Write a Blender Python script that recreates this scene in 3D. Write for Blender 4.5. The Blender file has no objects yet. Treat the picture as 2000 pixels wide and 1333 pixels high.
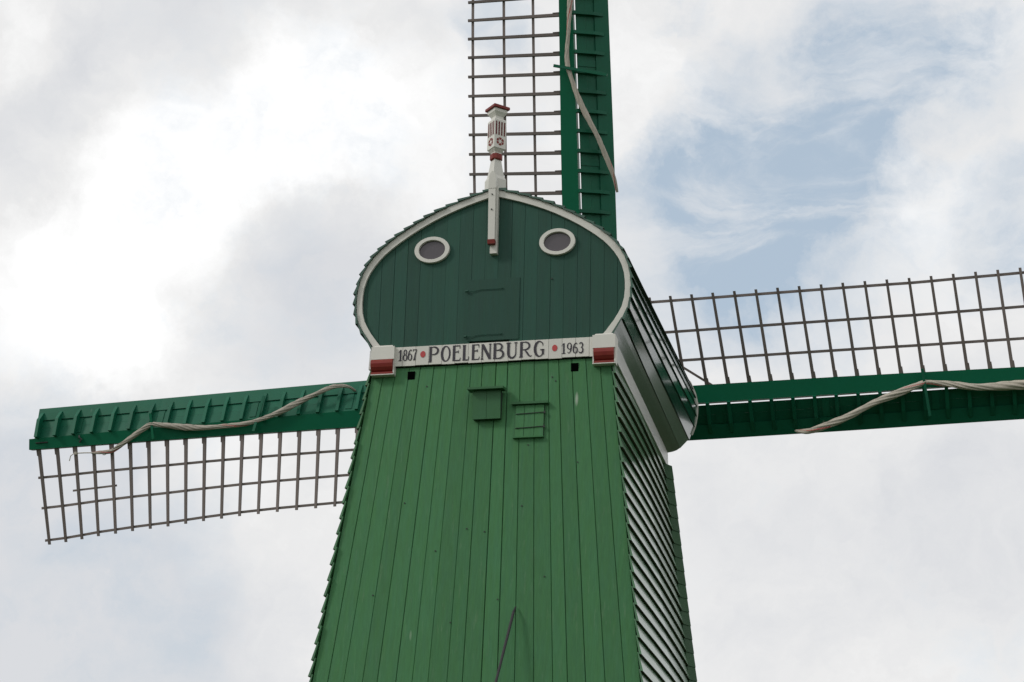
import bpy, math, random
import numpy as np
from mathutils import Vector, Matrix
R = math.radians
random.seed(7)
sc = bpy.context.scene
col = sc.collection

# ------------------------------------------------------------------ camera
CAM = np.array([6.0981, -30.9246, 1.6])
FPX = 3704.64 / 2000.0                       # focal length over picture width
RIGHT = np.array([0.97470771, 0.22217494, 0.024149])
DOWN = np.array([-0.05328687, 0.33598676, -0.94035813])
FWD = np.array([-0.21703775, 0.91528749, 0.33932789])
cd = bpy.data.cameras.new("camera"); cam = bpy.data.objects.new("camera", cd); col.objects.link(cam)
cd.sensor_width = 36; cd.lens = 36 * FPX; cd.clip_start = .1; cd.clip_end = 5000
mw = Matrix.Identity(4)
for i in range(3):
    mw[i][0] = RIGHT[i]; mw[i][1] = -DOWN[i]; mw[i][2] = -FWD[i]; mw[i][3] = CAM[i]
cam.matrix_world = mw
sc.camera = cam

# ------------------------------------------------------------------ render look
sc.view_settings.view_transform = 'Standard'
sc.view_settings.look = 'None'
sc.view_settings.exposure = 0; sc.view_settings.gamma = 1
sc.view_settings.use_curve_mapping = False

# ------------------------------------------------------------------ sun and cloudy sky
SUN = Vector((-0.70, -0.42, 0.62)).normalized()          # towards the sun, veiled by thin cloud
sun_el = math.asin(SUN.z); sun_rot = math.atan2(SUN.x, SUN.y)
sd = bpy.data.lights.new("sun", 'SUN'); sd.energy = 1.25; sd.angle = R(10); sd.color = (1, .97, .92)
so = bpy.data.objects.new("sun", sd); col.objects.link(so)
so.rotation_euler = SUN.to_track_quat('Z', 'Y').to_euler(); so.location = (-30, -20, 30)

w = bpy.data.worlds.new("World"); sc.world = w; w.use_nodes = True
nt = w.node_tree; N = nt.nodes; L = nt.links; N.clear()


def node(t, **k):
    n = N.new(t)
    for a, b in k.items(): setattr(n, a, b)
    return n


def math_(op, a, b=None, clamp=False):
    n = node('ShaderNodeMath', operation=op, use_clamp=clamp)
    for i, v in enumerate((a, b)):
        if v is None: continue
        if isinstance(v, (int, float)): n.inputs[i].default_value = v
        else: L.new(v, n.inputs[i])
    return n.outputs[0]


tc = node('ShaderNodeTexCoord')
DIR = tc.outputs['Generated']


def noise(scale, detail, rough, vec=DIR, dist=0.0):
    n = node('ShaderNodeTexNoise'); n.inputs['Scale'].default_value = scale
    n.inputs['Detail'].default_value = detail; n.inputs['Roughness'].default_value = rough
    n.inputs['Distortion'].default_value = dist
    L.new(vec, n.inputs['Vector']); return n


def warp(vec, scale, amt, detail=5, rough=.6):
    n = noise(scale, detail, rough, vec)
    s = node('ShaderNodeVectorMath', operation='SUBTRACT'); L.new(n.outputs['Color'], s.inputs[0]); s.inputs[1].default_value = (.5, .5, .5)
    m = node('ShaderNodeVectorMath', operation='SCALE'); L.new(s.outputs[0], m.inputs[0]); m.inputs['Scale'].default_value = amt
    a = node('ShaderNodeVectorMath', operation='ADD'); L.new(vec, a.inputs[0]); L.new(m.outputs[0], a.inputs[1])
    return a.outputs[0]


WD = warp(warp(DIR, 9, .10, 9, .62), 34, .018, 7, .6)


def lobe(c, r, amp, soft=1.0):
    """a cloud or a gap of clear sky of angular radius r around direction c"""
    d = node('ShaderNodeVectorMath', operation='DISTANCE'); L.new(WD, d.inputs[0]); d.inputs[1].default_value = c
    mr = node('ShaderNodeMapRange', interpolation_type='SMOOTHSTEP')
    mr.inputs['From Min'].default_value = r * (1 + .35 * soft); mr.inputs['From Max'].default_value = r * (1 - .55 * soft)
    mr.inputs['To Min'].default_value = 0; mr.inputs['To Max'].default_value = amp
    L.new(d.outputs['Value'], mr.inputs['Value']); return mr.outputs[0]


def total(lst):
    o = lst[0]
    for x in lst[1:]: o = math_('ADD', o, x)
    return o


def sky_dir(px, py):
    d = RIGHT * (px - 1000) / 3704.64 + DOWN * (py - 666.5) / 3704.64 + FWD
    d = d / np.linalg.norm(d); return tuple(float(v) for v in d)


BLUE = [(sky_dir(1560, 230), .060, .62), (sky_dir(1430, 400), .048, .62), (sky_dir(1740, 50), .045, .62), (sky_dir(1640, 330), .034, .50),
        (sky_dir(1330, 520), .055, .62), (sky_dir(1970, 440), .036, .62), (sky_dir(1850, 170), .050, .30), (sky_dir(1500, 520), .050, .46),
        (sky_dir(960, 60), .024, .42), (sky_dir(1330, 20), .022, .42), (sky_dir(1560, 640), .050, .22), (sky_dir(120, 830), .034, .26), (sky_dir(250, 1150), .06, .32)]
GREY = [(sky_dir(260, 110), .055, .9), (sky_dir(60, 300), .035, .6), (sky_dir(480, 60), .045, .7), (sky_dir(560, 600), .060, .9), (sky_dir(640, 480), .04, .35),
        (sky_dir(780, 110), .022, .5), (sky_dir(1950, 1000), .07, .7), (sky_dir(150, 1230), .10, 1.5), (sky_dir(1500, 900), .06, .25),
        (sky_dir(60, 850), .05, .8), (sky_dir(1560, 1100), .06, .3)]
BRIGHT = [(sky_dir(440, 260), .065, 1.1), (sky_dir(250, 480), .070, 1.0), (sky_dir(640, 200), .045, .9), (sky_dir(800, 280), .045, .6),
          (sky_dir(100, 640), .060, .8), (sky_dir(40, 60), .025, .5), (sky_dir(400, 1000), .05, .4), (sky_dir(1270, 250), .05, .35), (sky_dir(1850, 380), .03, .4), (sky_dir(1250, 80), .03, .3)]
fine = noise(26, 10, .62, WD)
mid = noise(7, 8, .6, WD)
big = noise(2.3, 5, .55, DIR)
fin = math_('SUBTRACT', fine.outputs['Fac'], .5)
mdn = math_('SUBTRACT', mid.outputs['Fac'], .5)
blue = total([lobe(*b) for b in BLUE])
gap = node('ShaderNodeMapRange', interpolation_type='SMOOTHSTEP')      # gaps of blue all over the rest of the sky
gap.inputs['From Min'].default_value = .56; gap.inputs['From Max'].default_value = .72
L.new(big.outputs['Fac'], gap.inputs['Value'])
blue = math_('ADD', blue, math_('MULTIPLY', gap.outputs[0], .5))
blue = math_('ADD', blue, math_('MULTIPLY', fin, 1.1))
blue = math_('ADD', blue, math_('MULTIPLY', mdn, 1.6))
blue = math_('MULTIPLY', math_('SUBTRACT', blue, .08), 1.05, True)
mpw = node('ShaderNodeMapping'); mpw.inputs['Rotation'].default_value = (0, R(38), 0); mpw.inputs['Scale'].default_value = (11, 9, 26); L.new(warp(DIR, 12, .035, 6, .6), mpw.inputs[0])
wis = noise(1.0, 9, .62, mpw.outputs[0], .6)
wm = node('ShaderNodeMapRange', interpolation_type='SMOOTHSTEP'); wm.inputs['From Min'].default_value = .42; wm.inputs['From Max'].default_value = .68
wm.inputs['To Min'].default_value = 1; wm.inputs['To Max'].default_value = .45; L.new(wis.outputs['Fac'], wm.inputs['Value'])
blue = math_('MULTIPLY', blue, wm.outputs[0])
grey = total([lobe(*g) for g in GREY]); bright = total([lobe(*g) for g in BRIGHT])
bal = math_('SUBTRACT', bright, grey)
bal = math_('ADD', bal, math_('MULTIPLY', mdn, 1.6))
bal = math_('ADD', bal, math_('MULTIPLY', fin, 1.7))
cr = node('ShaderNodeValToRGB'); e = cr.color_ramp.elements
e[0].position = 0; e[0].color = (.700, .715, .745, 1)
e[1].position = 1; e[1].color = (1.05, 1.05, 1.05, 1)
m_ = e.new(.5); m_.color = (.84, .84, .842, 1)
m_ = e.new(.72); m_.color = (.93, .93, .93, 1)
L.new(math_('ADD', math_('MULTIPLY', bal, .44), .5, True), cr.inputs['Fac'])
cloud = node('ShaderNodeBackground'); L.new(cr.outputs['Color'], cloud.inputs['Color']); cloud.inputs['Strength'].default_value = 1.0
nish = node('ShaderNodeTexSky', sky_type='NISHITA', sun_disc=False)
nish.sun_elevation = sun_el; nish.sun_rotation = sun_rot; nish.air_density = 1.2; nish.dust_density = 2.5; nish.ozone_density = 1.5
skyb = node('ShaderNodeBackground'); L.new(nish.outputs[0], skyb.inputs['Color']); skyb.inputs['Strength'].default_value = .11
veil = node('ShaderNodeBackground'); veil.inputs['Color'].default_value = (.56, .67, .78, 1)
clear = node('ShaderNodeMixShader'); clear.inputs[0].default_value = .68
L.new(skyb.outputs[0], clear.inputs[1]); L.new(veil.outputs[0], clear.inputs[2])
mix = node('ShaderNodeMixShader'); L.new(blue, mix.inputs[0]); L.new(cloud.outputs[0], mix.inputs[1]); L.new(clear.outputs[0], mix.inputs[2])
wo = node('ShaderNodeOutputWorld'); L.new(mix.outputs[0], wo.inputs['Surface'])


# ------------------------------------------------------------------ materials
def paint(name, base, rough=.35, var=.12, coat=0.0, grain=(1, 1, 1), bump=.12, streak=0.0, spots=0.0, hue=.03, edge=0.0, spec=.5):
    m = bpy.data.materials.new(name); m.use_nodes = True
    t = m.node_tree; n = t.nodes; l = t.links; b = n['Principled BSDF']
    geo = n.new('ShaderNodeNewGeometry'); mp = n.new('ShaderNodeMapping'); mp.inputs['Scale'].default_value = grain
    l.new(geo.outputs['Position'], mp.inputs[0])
    oi = n.new('ShaderNodeObjectInfo')
    n1 = n.new('ShaderNodeTexNoise'); n1.inputs['Scale'].default_value = 2.2; n1.inputs['Detail'].default_value = 7; n1.inputs['Roughness'].default_value = .65
    l.new(mp.outputs[0], n1.inputs[0])
    # value variation = noise + per piece tint
    add = n.new('ShaderNodeMath'); add.operation = 'ADD'; l.new(n1.outputs['Fac'], add.inputs[0])
    rr = n.new('ShaderNodeMath'); rr.operation = 'MULTIPLY_ADD'; l.new(oi.outputs['Random'], rr.inputs[0]); rr.inputs[1].default_value = .7; rr.inputs[2].default_value = -.35
    l.new(rr.outputs[0], add.inputs[1])
    mr = n.new('ShaderNodeMapRange'); mr.inputs[1].default_value = .1; mr.inputs[2].default_value = .9
    mr.inputs[3].default_value = 1 - var; mr.inputs[4].default_value = 1 + var
    l.new(add.outputs[0], mr.inputs[0])
    hs = n.new('ShaderNodeHueSaturation'); hs.inputs['Color'].default_value = (*base, 1); l.new(mr.outputs[0], hs.inputs['Value'])
    h2 = n.new('ShaderNodeMapRange'); h2.inputs[3].default_value = .5 - hue; h2.inputs[4].default_value = .5 + hue
    n2 = n.new('ShaderNodeTexNoise'); n2.inputs['Scale'].default_value = 5; n2.inputs['Detail'].default_value = 4; l.new(mp.outputs[0], n2.inputs[0])
    l.new(n2.outputs['Fac'], h2.inputs[0]); l.new(h2.outputs[0], hs.inputs['Hue'])
    c = hs.outputs[0]
    if streak:
        ms = n.new('ShaderNodeMapping'); ms.inputs['Scale'].default_value = (14, 14, .9); l.new(geo.outputs['Position'], ms.inputs[0])
        ns = n.new('ShaderNodeTexNoise'); ns.inputs['Scale'].default_value = 1.6; ns.inputs['Detail'].default_value = 6; ns.inputs['Roughness'].default_value = .7
        l.new(ms.outputs[0], ns.inputs[0])
        rs = n.new('ShaderNodeMapRange'); rs.inputs[1].default_value = .58; rs.inputs[2].default_value = .80; rs.inputs[4].default_value = streak
        l.new(ns.outputs['Fac'], rs.inputs[0])
        mx = n.new('ShaderNodeMix'); mx.data_type = 'RGBA'; l.new(rs.outputs[0], mx.inputs[0]); l.new(c, mx.inputs[6]); mx.inputs[7].default_value = (.30, .36, .27, 1)
        c = mx.outputs[2]
        md = n.new('ShaderNodeMapping'); md.inputs['Scale'].default_value = (30, 30, 1.2); l.new(geo.outputs['Position'], md.inputs[0])
        nd = n.new('ShaderNodeTexNoise'); nd.inputs['Scale'].default_value = 1.3; nd.inputs['Detail'].default_value = 5; nd.inputs['Roughness'].default_value = .7; l.new(md.outputs[0], nd.inputs[0])
        rd = n.new('ShaderNodeMapRange'); rd.inputs[1].default_value = .35; rd.inputs[2].default_value = .70; rd.inputs[3].default_value = 1.07; rd.inputs[4].default_value = .88
        l.new(nd.outputs['Fac'], rd.inputs[0])
        hd_ = n.new('ShaderNodeHueSaturation'); l.new(c, hd_.inputs['Color']); l.new(rd.outputs[0], hd_.inputs['Value']); c = hd_.outputs[0]
    if spots:
        vs = n.new('ShaderNodeMapping'); vs.inputs['Scale'].default_value = (1, 1, .22); l.new(geo.outputs['Position'], vs.inputs[0])
        vo = n.new('ShaderNodeTexVoronoi'); vo.inputs['Scale'].default_value = 1.7; l.new(vs.outputs[0], vo.inputs['Vector'])
        rv_ = n.new('ShaderNodeMapRange'); rv_.inputs[1].default_value = .060; rv_.inputs[2].default_value = .03; rv_.inputs[4].default_value = spots
        l.new(vo.outputs['Distance'], rv_.inputs[0])
        mx = n.new('ShaderNodeMix'); mx.data_type = 'RGBA'; l.new(rv_.outputs[0], mx.inputs[0]); l.new(c, mx.inputs[6]); mx.inputs[7].default_value = (.45, .50, .42, 1)
        c = mx.outputs[2]
    l.new(c, b.inputs['Base Color'])
    rg = n.new('ShaderNodeMapRange'); rg.inputs[3].default_value = rough * .75; rg.inputs[4].default_value = rough * 1.3
    l.new(n1.outputs['Fac'], rg.inputs[0]); l.new(rg.outputs[0], b.inputs['Roughness'])
    b.inputs['Coat Weight'].default_value = coat; b.inputs['Coat Roughness'].default_value = .08
    b.inputs['Specular IOR Level'].default_value = spec
    if bump:
        bp = n.new('ShaderNodeBump'); bp.inputs['Strength'].default_value = bump; bp.inputs['Distance'].default_value = .012
        n3 = n.new('ShaderNodeTexNoise'); n3.inputs['Scale'].default_value = 9; n3.inputs['Detail'].default_value = 8; n3.inputs['Roughness'].default_value = .7
        l.new(mp.outputs[0], n3.inputs[0]); l.new(n3.outputs['Fac'], bp.inputs['Height']); l.new(bp.outputs[0], b.inputs['Normal'])
    return m


M = {
    'wall': paint('wall_green_paint', (.050, .166, .066), .60, .08, grain=(3, 3, .35), streak=.22, spots=.8, hue=.022, spec=.22),
    'weather': paint('weatherboard_green_gloss', (.045, .150, .060), .25, .16, coat=.3, grain=(3, .4, 3), bump=.05, hue=.015),
    'edge_shade': paint('board_edge_shade_brown', (.10, .088, .050), .8, .2),  # brown look of the unlit lower board edges, put into the colour
    'gable': paint('gable_green_paint', (.0115, .064, .043), .55, .14, grain=(3, 3, .5), streak=.04, hue=.015, spec=.3),
    'capboard': paint('cap_green_gloss', (.014, .072, .043), .17, .2, coat=.5, grain=(3, .5, 3), bump=.045, hue=.02),
    'dark': paint('painted_black_shade', (.0015, .002, .002), .95, .2, spec=.0),  # near-black stands in for shade in the vents and under the name board
    'wing': paint('wing_dark_green_paint', (.018, .068, .024), .6, .12, hue=.01, spec=.3),
    'backing': paint('dark_green_backing', (.012, .030, .016), .8, .2),
    'white': paint('white_paint', (.60, .59, .54), .45, .07, grain=(2, 2, 1), bump=.10, hue=.004),
    'white_old': paint('weathered_white_paint', (.55, .55, .53), .35, .12, grain=(6, 1.2, 6), bump=.5, hue=.004),
    'red': paint('red_paint', (.20, .028, .022), .45, .18, hue=.01, spec=.25, grain=(3, 3, 3)),
    'slot': paint('dark_red_slots', (.13, .020, .022), .5, .1, spec=.2),
    'letter': paint('black_lettering', (.022, .018, .028), .5, .1),
    'dot': paint('red_dot', (.45, .045, .04), .5, .08),
    'glass': paint('grey_window_pane', (.085, .075, .085), .15, .08, bump=0),
    'box': paint('hood_green_paint', (.030, .120, .045), .5, .08, hue=.01, spec=.35),
    'stock': paint('stock_green_gloss', (.0010, .100, .048), .42, .06, bump=.02, hue=.006, spec=.12),
    'sailboard': paint('sail_green_paint', (.0055, .102, .056), .42, .13, bump=.05, spots=.5, hue=.010, spec=.22),
    'bar': paint('weathered_brown_bar', (.190, .160, .150), .8, .14, grain=(1, 1, 1), bump=0, hue=.006, spec=.15),
    'iron': paint('dark_iron', (.018, .020, .019), .45, .15),
    'rod': paint('dark_rod', (.020, .017, .022), .45, .15),
    'cloth': paint('canvas', (.40, .365, .31), .9, .25, grain=(3, 3, 3), bump=.5, hue=.008),
    'redcloth': paint('red_canvas', (.40, .10, .09), .85, .12),
    'shaft': paint('shaft_iron', (.02, .03, .025), .5, .2),
    'thatch': paint('shed_green', (.05, .13, .06), .6, .1),
}
gm = bpy.data.materials.new('grass'); gm.use_nodes = True
_n = gm.node_tree.nodes; _l = gm.node_tree.links
_g = _n.new('ShaderNodeTexNoise'); _g.inputs['Scale'].default_value = 40; _g.inputs['Detail'].default_value = 8
_c = _n.new('ShaderNodeValToRGB'); _c.color_ramp.elements[0].color = (.018, .036, .010, 1); _c.color_ramp.elements[1].color = (.060, .085, .030, 1)
_l.new(_g.outputs['Fac'], _c.inputs[0]); _l.new(_c.outputs[0], _n['Principled BSDF'].inputs['Base Color'])
_n['Principled BSDF'].inputs['Roughness'].default_value = .9


# ------------------------------------------------------------------ mesh helpers
def wloc(o):
    v = Vector((0, 0, 0))
    while o is not None: v += o.location; o = o.parent
    return v


class MB:
    def __init__(s): s.v = []; s.f = []; s.mi = []

    def quadbox(s, a, b, m=0):
        """a, b: two matching rings (lists of points) joined by sides and capped"""
        i = len(s.v); k = len(a)
        s.v += [tuple(p) for p in a] + [tuple(p) for p in b]
        for j in range(k):
            j2 = (j + 1) % k; s.f.append((i + j, i + j2, i + k + j2, i + k + j)); s.mi.append(m)
        s.f.append(tuple(i + j for j in range(k - 1, -1, -1))); s.mi.append(m)
        s.f.append(tuple(i + k + j for j in range(k))); s.mi.append(m)

    def rings(s, rr, m=0, closed=True):
        i = len(s.v); k = len(rr[0])
        for r in rr: s.v += [tuple(p) for p in r]
        for q in range(len(rr) - 1):
            for j in range(k if closed else k - 1):
                j2 = (j + 1) % k
                s.f.append((i + q * k + j, i + q * k + j2, i + (q + 1) * k + j2, i + (q + 1) * k + j)); s.mi.append(m)
        s.f.append(tuple(i + j for j in range(k - 1, -1, -1))); s.mi.append(m)
        s.f.append(tuple(i + (len(rr) - 1) * k + j for j in range(k))); s.mi.append(m)

    def box(s, x0, x1, y0, y1, z0, z1, m=0):
        s.quadbox([(x0, y0, z0), (x1, y0, z0), (x1, y1, z0), (x0, y1, z0)], [(x0, y0, z1), (x1, y0, z1), (x1, y1, z1), (x0, y1, z1)], m)

    def face(s, pts, m=0):
        i = len(s.v); s.v += [tuple(p) for p in pts]; s.f.append(tuple(range(i, i + len(pts)))); s.mi.append(m)

    def tube(s, pts, r, k=8, m=0, radii=None):
        rr = []; P = [Vector(p) for p in pts]
        for i, p in enumerate(P):
            d = (P[min(i + 1, len(P) - 1)] - P[max(i - 1, 0)]).normalized()
            a = d.cross(Vector((0.3, 1, .2))).normalized(); b = d.cross(a)
            q = radii[i] if radii else r
            rr.append([p + a * q * math.cos(2 * math.pi * j / k) + b * q * math.sin(2 * math.pi * j / k) for j in range(k)])
        s.rings(rr, m)

    def build(s, name, mats, parent=None, smooth=False, label=None, recalc=True):
        if not isinstance(mats, (list, tuple)): mats = [mats]
        V = np.array([tuple(p) for p in s.v], float)
        c = (V.min(0) + V.max(0)) / 2
        me = bpy.data.meshes.new(name)
        me.from_pydata((V - c).tolist(), [], s.f)
        for mt in mats: me.materials.append(M[mt])
        if len(mats) > 1: me.polygons.foreach_set('material_index', s.mi)
        if smooth: me.polygons.foreach_set('use_smooth', [True] * len(me.polygons))
        me.update()
        if recalc:
            import bmesh
            bm = bmesh.new(); bm.from_mesh(me); bmesh.ops.recalc_face_normals(bm, faces=bm.faces); bm.to_mesh(me); bm.free()
        o = bpy.data.objects.new(name, me); col.objects.link(o)
        o.location = Vector(c) - (wloc(parent) if parent else Vector((0, 0, 0)))
        if parent: o.parent = parent
        if label: o['label'] = label
        return o


def empty(name, loc, label, cat, group=None):
    o = bpy.data.objects.new(name, None); col.objects.link(o); o.location = loc
    o['label'] = label; o['category'] = cat
    if group: o['group'] = group
    return o


# ------------------------------------------------------------------ ground
g = MB(); g.face([(-2500, -2500, 0), (2500, -2500, 0), (2500, 2500, 0), (-2500, 2500, 0)])
me_o = g.build('ground', 'wall', recalc=False); me_o.data.materials[0] = gm; me_o['kind'] = 'structure'

# ================================================================== windmill body
mill = empty('windmill', (0, -3.75, 0), 'green wooden windmill tower with rounded cap, white trim and name board', 'windmill')
ZT = 10.34                                     # top of the lower walls
def hw(z): return 1.757 + (10.3 - z) * .1069  # half width of the tower
def wy(z): return -6.5 - (10.3 - z) * .0955    # rear wall plane
FRONT = -1.0


def sheath(name, mats, parent, y_off, z0, z1, inset=0.0):
    b = MB()
    b.quadbox([(-hw(z0) + inset, wy(z0) + y_off, z0), (hw(z0) - inset, wy(z0) + y_off, z0), (hw(z0) - inset, wy(z0) + y_off + .05, z0), (-hw(z0) + inset, wy(z0) + y_off + .05, z0)],
              [(-hw(z1) + inset, wy(z1) + y_off, z1), (hw(z1) - inset, wy(z1) + y_off, z1), (hw(z1) - inset, wy(z1) + y_off + .05, z1), (-hw(z1) + inset, wy(z1) + y_off + .05, z1)])
    return b.build(name, mats, parent)


rear = sheath('rear_wall', 'backing', mill, .035, 0, ZT, .05)
NB = 19
edges = [-1 + 2 * k / NB + (random.uniform(-.012, .012) if 0 < k < NB else 0) for k in range(NB + 1)]
VENTS = [(-1.140, 10.21), (1.214, 10.21)]
for k in range(NB):
    g_ = random.choice((.0012, .002, .0035, .0045)); p_ = random.uniform(0, .007)
    a, b_ = edges[k], edges[k + 1]
    zs = [0, ZT]
    def row(z, a=a, b_=b_, p_=p_):
        W_ = hw(z) - .03; y = wy(z) - p_
        x0 = a * W_ + g_; x1 = b_ * W_ - g_; c = .006
        return [(x0, y + .03, z), (x0, y + c, z), (x0 + c, y, z), (x1 - c, y, z), (x1, y + c, z), (x1, y + .03, z)]
    mb = MB()
    ve = [v for v in VENTS if a * (hw(v[1]) - .03) < v[0] < b_ * (hw(v[1]) - .03)]
    mb.rings([row(z) for z in zs])
    mb.build('wall_board', 'wall', rear)
for vx, vz in VENTS:
    v = MB(); y = wy(vz) - .012
    v.box(vx - .053, vx + .053, y, y + .03, vz - .061, vz + .061)
    v.build('vent_hole', 'dark', mill)  # black box on the boards; the darkness of the hole is its colour

# side walls: horizontal weatherboards that lap over each other
EXPO = .2205
def plan(z, out):
    """outline of a side wall seen from above at height z, from the rear corner to the front corner"""
    W_ = hw(z) + out; yr = wy(z) - .045
    return [(W_, yr), (W_ + .004, yr + 1.4), (W_ - .006, -4.1), (W_ - .030, -3.0), (W_ - .058, -2.0), (W_ - .085, -1.22),
            (W_ - .060 + .0, -1.16), (W_ + .045, -1.02)]


for s in (1, -1):
    sw = MB()
    a = [(s * (x - .10), y, 0) for x, y in plan(0, 0)]; 
    inner0 = [(s * (x - .04), y, 0) for x, y in plan(0, 0)[:6]]; inner1 = [(s * (x - .09), y, 0) for x, y in plan(0, 0)[:6]]
    top0 = [(s * (x - .04), y, ZT) for x, y in plan(ZT, 0)[:6]]; top1 = [(s * (x - .09), y, ZT) for x, y in plan(ZT, 0)[:6]]
    # shift inner skin rear end to stay behind the rear boards
    fix = lambda l: [(x, max(y, wy(z) + .04), z) for x, y, z in l]
    sw.quadbox(fix(inner0) + fix(inner1)[::-1], fix(top0) + fix(top1)[::-1])
    side = sw.build('side_wall', 'backing', mill)
    z = 10.335; n = 0
    while z > .05:
        zt = z; zb = max(z - EXPO - .03, .0); jit = random.uniform(-.004, .004)
        ot, ob = -.018, .025 + jit
        pt = plan(zt, ot)[:6]; pb = plan(zb, ob)[:6]; rng = random.uniform(-.012, .012)
        rr = []
        for i in range(len(pt)):
            (x0, y0), (x1, y1) = pt[i], pb[i]
            if i == 0: y0 += rng; y1 += rng
            rr.append([(s * x0, y0, zt), (s * x1, y1, zb), (s * (x1 - .036), y1, zb + .008), (s * (x0 - .014), y0, zt)])
        mb = MB()
        for r_ in rr: mb.v += r_
        for q in range(len(rr) - 1):
            for j in range(4):
                j2 = (j + 1) % 4
                mb.f.append((q * 4 + j, q * 4 + j2, (q + 1) * 4 + j2, (q + 1) * 4 + j)); mb.mi.append(1 if j == 1 else 0)
        mb.f.append((3, 2, 1, 0)); mb.mi.append(0)
        e_ = (len(rr) - 1) * 4; mb.f.append((e_, e_ + 1, e_ + 2, e_ + 3)); mb.mi.append(0)
        mb.build('weatherboard', ['weather', 'edge_shade'], side)
        # the flared wing at the front corner, one short board per course
        mb = MB(); zc = zb + .006
        f0 = [(hw(zt) - .115, -1.28), (hw(zt) - .085, -1.225), (hw(zt) + .020, -1.03), (hw(zt) - .010, -1.005), (hw(zt) - .14, -1.20)]
        f1 = [(hw(zc) - .115, -1.28), (hw(zc) - .073, -1.235), (hw(zc) + .028, -1.035), (hw(zc) - .010, -1.005), (hw(zc) - .14, -1.20)]
        mb.quadbox([(s * x, y, zc) for x, y in f1[1:]], [(s * x, y, zt) for x, y in f0[1:]])
        mb.build('wing_board', 'wing', side)
        z -= EXPO; n += 1

fw = MB()
for z0, z1 in ((0, ZT),):
    W0 = hw(z0) - .10; W1 = hw(z1) - .10
    fw.quadbox([(-W0, FRONT - .1, z0), (W0, FRONT - .1, z0), (W0, FRONT - .04, z0), (-W0, FRONT - .04, z0)],
               [(-W1, FRONT - .1, z1), (W1, FRONT - .1, z1), (W1, FRONT - .04, z1), (-W1, FRONT - .04, z1)])
fw.build('front_wall', 'wall', mill)

# ------------------------------------------------------------------ rear gable of the cap
TI = [(0, 12.895), (.05, 12.88), (.20, 12.835), (.40, 12.77), (.57, 12.705), (.747, 12.632), (.92, 12.548), (1.089, 12.455), (1.25, 12.355), (1.40, 12.25),
      (1.51, 12.165), (1.61, 12.08), (1.69, 11.995), (1.76, 11.905), (1.825, 11.80), (1.873, 11.69), (1.905, 11.57), (1.918, 11.45), (1.920, 11.33), (1.908, 11.20),
      (1.875, 11.07), (1.825, 10.97), (1.765, 10.87), (1.650, 10.715), (1.585, 10.64)]
TO = [(0, 12.995), (.05, 12.98), (.22, 12.93), (.42, 12.865), (.60, 12.797), (.775, 12.725), (.95, 12.640), (1.125, 12.545), (1.285, 12.445), (1.44, 12.345),
      (1.565, 12.245), (1.675, 12.15), (1.765, 12.055), (1.84, 11.955), (1.905, 11.84), (1.955, 11.71), (1.985, 11.58), (1.999, 11.45), (2.001, 11.32), (1.990, 11.18),
      (1.955, 11.04), (1.90, 10.935), (1.84, 10.84), (1.745, 10.70), (1.70, 10.625)]
YG = -6.5
def interp(pts, x, i=0, j=1):
    for a, b in zip(pts, pts[1:]):
        lo, hi = sorted((a[i], b[i]))
        if lo <= x <= hi and hi > lo: return a[j] + (b[j] - a[j]) * (x - a[i]) / (b[i] - a[i])
    return pts[-1][j]


gable = MB()
prof = [(-x, z) for x, z in TI[::-1]] + TI[1:]
prof = [(x * .995, z - .0) for x, z in prof]
gable.quadbox([(x, YG + .03, z) for x, z in prof], [(x, YG + .08, z) for x, z in prof])
gable = gable.build('gable', 'backing', mill)
GB = .1925
def ztop(x):
    x = abs(x); return interp(TI[:19], x) + .02
def zbot(x):
    x = abs(x)
    if x < 1.60: return 10.63
    return interp(TI[18:], x) - .02
k0 = -10
bx = [-.697 + .1925 * k for k in range(-7, 15)]
bx = [b for b in bx if abs(b) < 1.90]; bx = [-1.912] + bx + [1.912]
DOOR = (-.342, .402, 10.68, 11.612)
for a, b in zip(bx, bx[1:]):
    if b - a < .03: continue
    p_ = random.uniform(0, .006); y = YG - p_; g_ = random.choice((.0012, .002, .003))
    xs = [a + g_ + (b - a - 2 * g_) * t for t in (0, .5, 1)]
    zb_ = 10.63
    if a > DOOR[0] - .05 and b < DOOR[1] + .05: zb_ = DOOR[3] + .004
    pts = [(x, ztop(x)) for x in xs] + [(x, max(zbot(x), zb_)) for x in xs[::-1]]
    mb = MB(); mb.quadbox([(x, y, z) for x, z in pts], [(x, y + .028, z) for x, z in pts])
    mb.build('gable_board', 'gable', gable)

# arched white trim
for s in (1, -1):
    tr = MB()
    for i in range(len(TI) - 1):
        A, B, Cc, D_ = TI[i], TI[i + 1], TO[i + 1], TO[i]
        q = [A, B, Cc, D_]
        tr.quadbox([(s * x, YG - .045, z) for x, z in q], [(s * x, YG + .02, z) for x, z in q])
    tr.build('white_trim', 'white', mill)

# hatch door in the gable with its two strap hinges
gd = MB(); gd.box(DOOR[0], DOOR[1], YG - .014, YG + .02, DOOR[2], DOOR[3]); gd = gd.build('gable_door', 'gable', mill)
for hz in (11.44, 10.752):
    h = MB(); y = YG - .026
    h.tube([(-.358, y - .012, hz - .005), (-.30, y - .006, hz - .008), (-.255, y, hz - .012), (-.22, y, hz + .006), (-.15, y, hz + .012), (.155, y, hz + .010)], .004, 6)
    h.tube([(.135, y, hz + .010), (.165, y, hz + .022)], .006, 6)
    h.tube([(-.385, y - .008, hz - .006), (-.345, y - .014, hz - .006)], .016, 8)
    h.build('strap_hinge', 'gable', gd)

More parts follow.
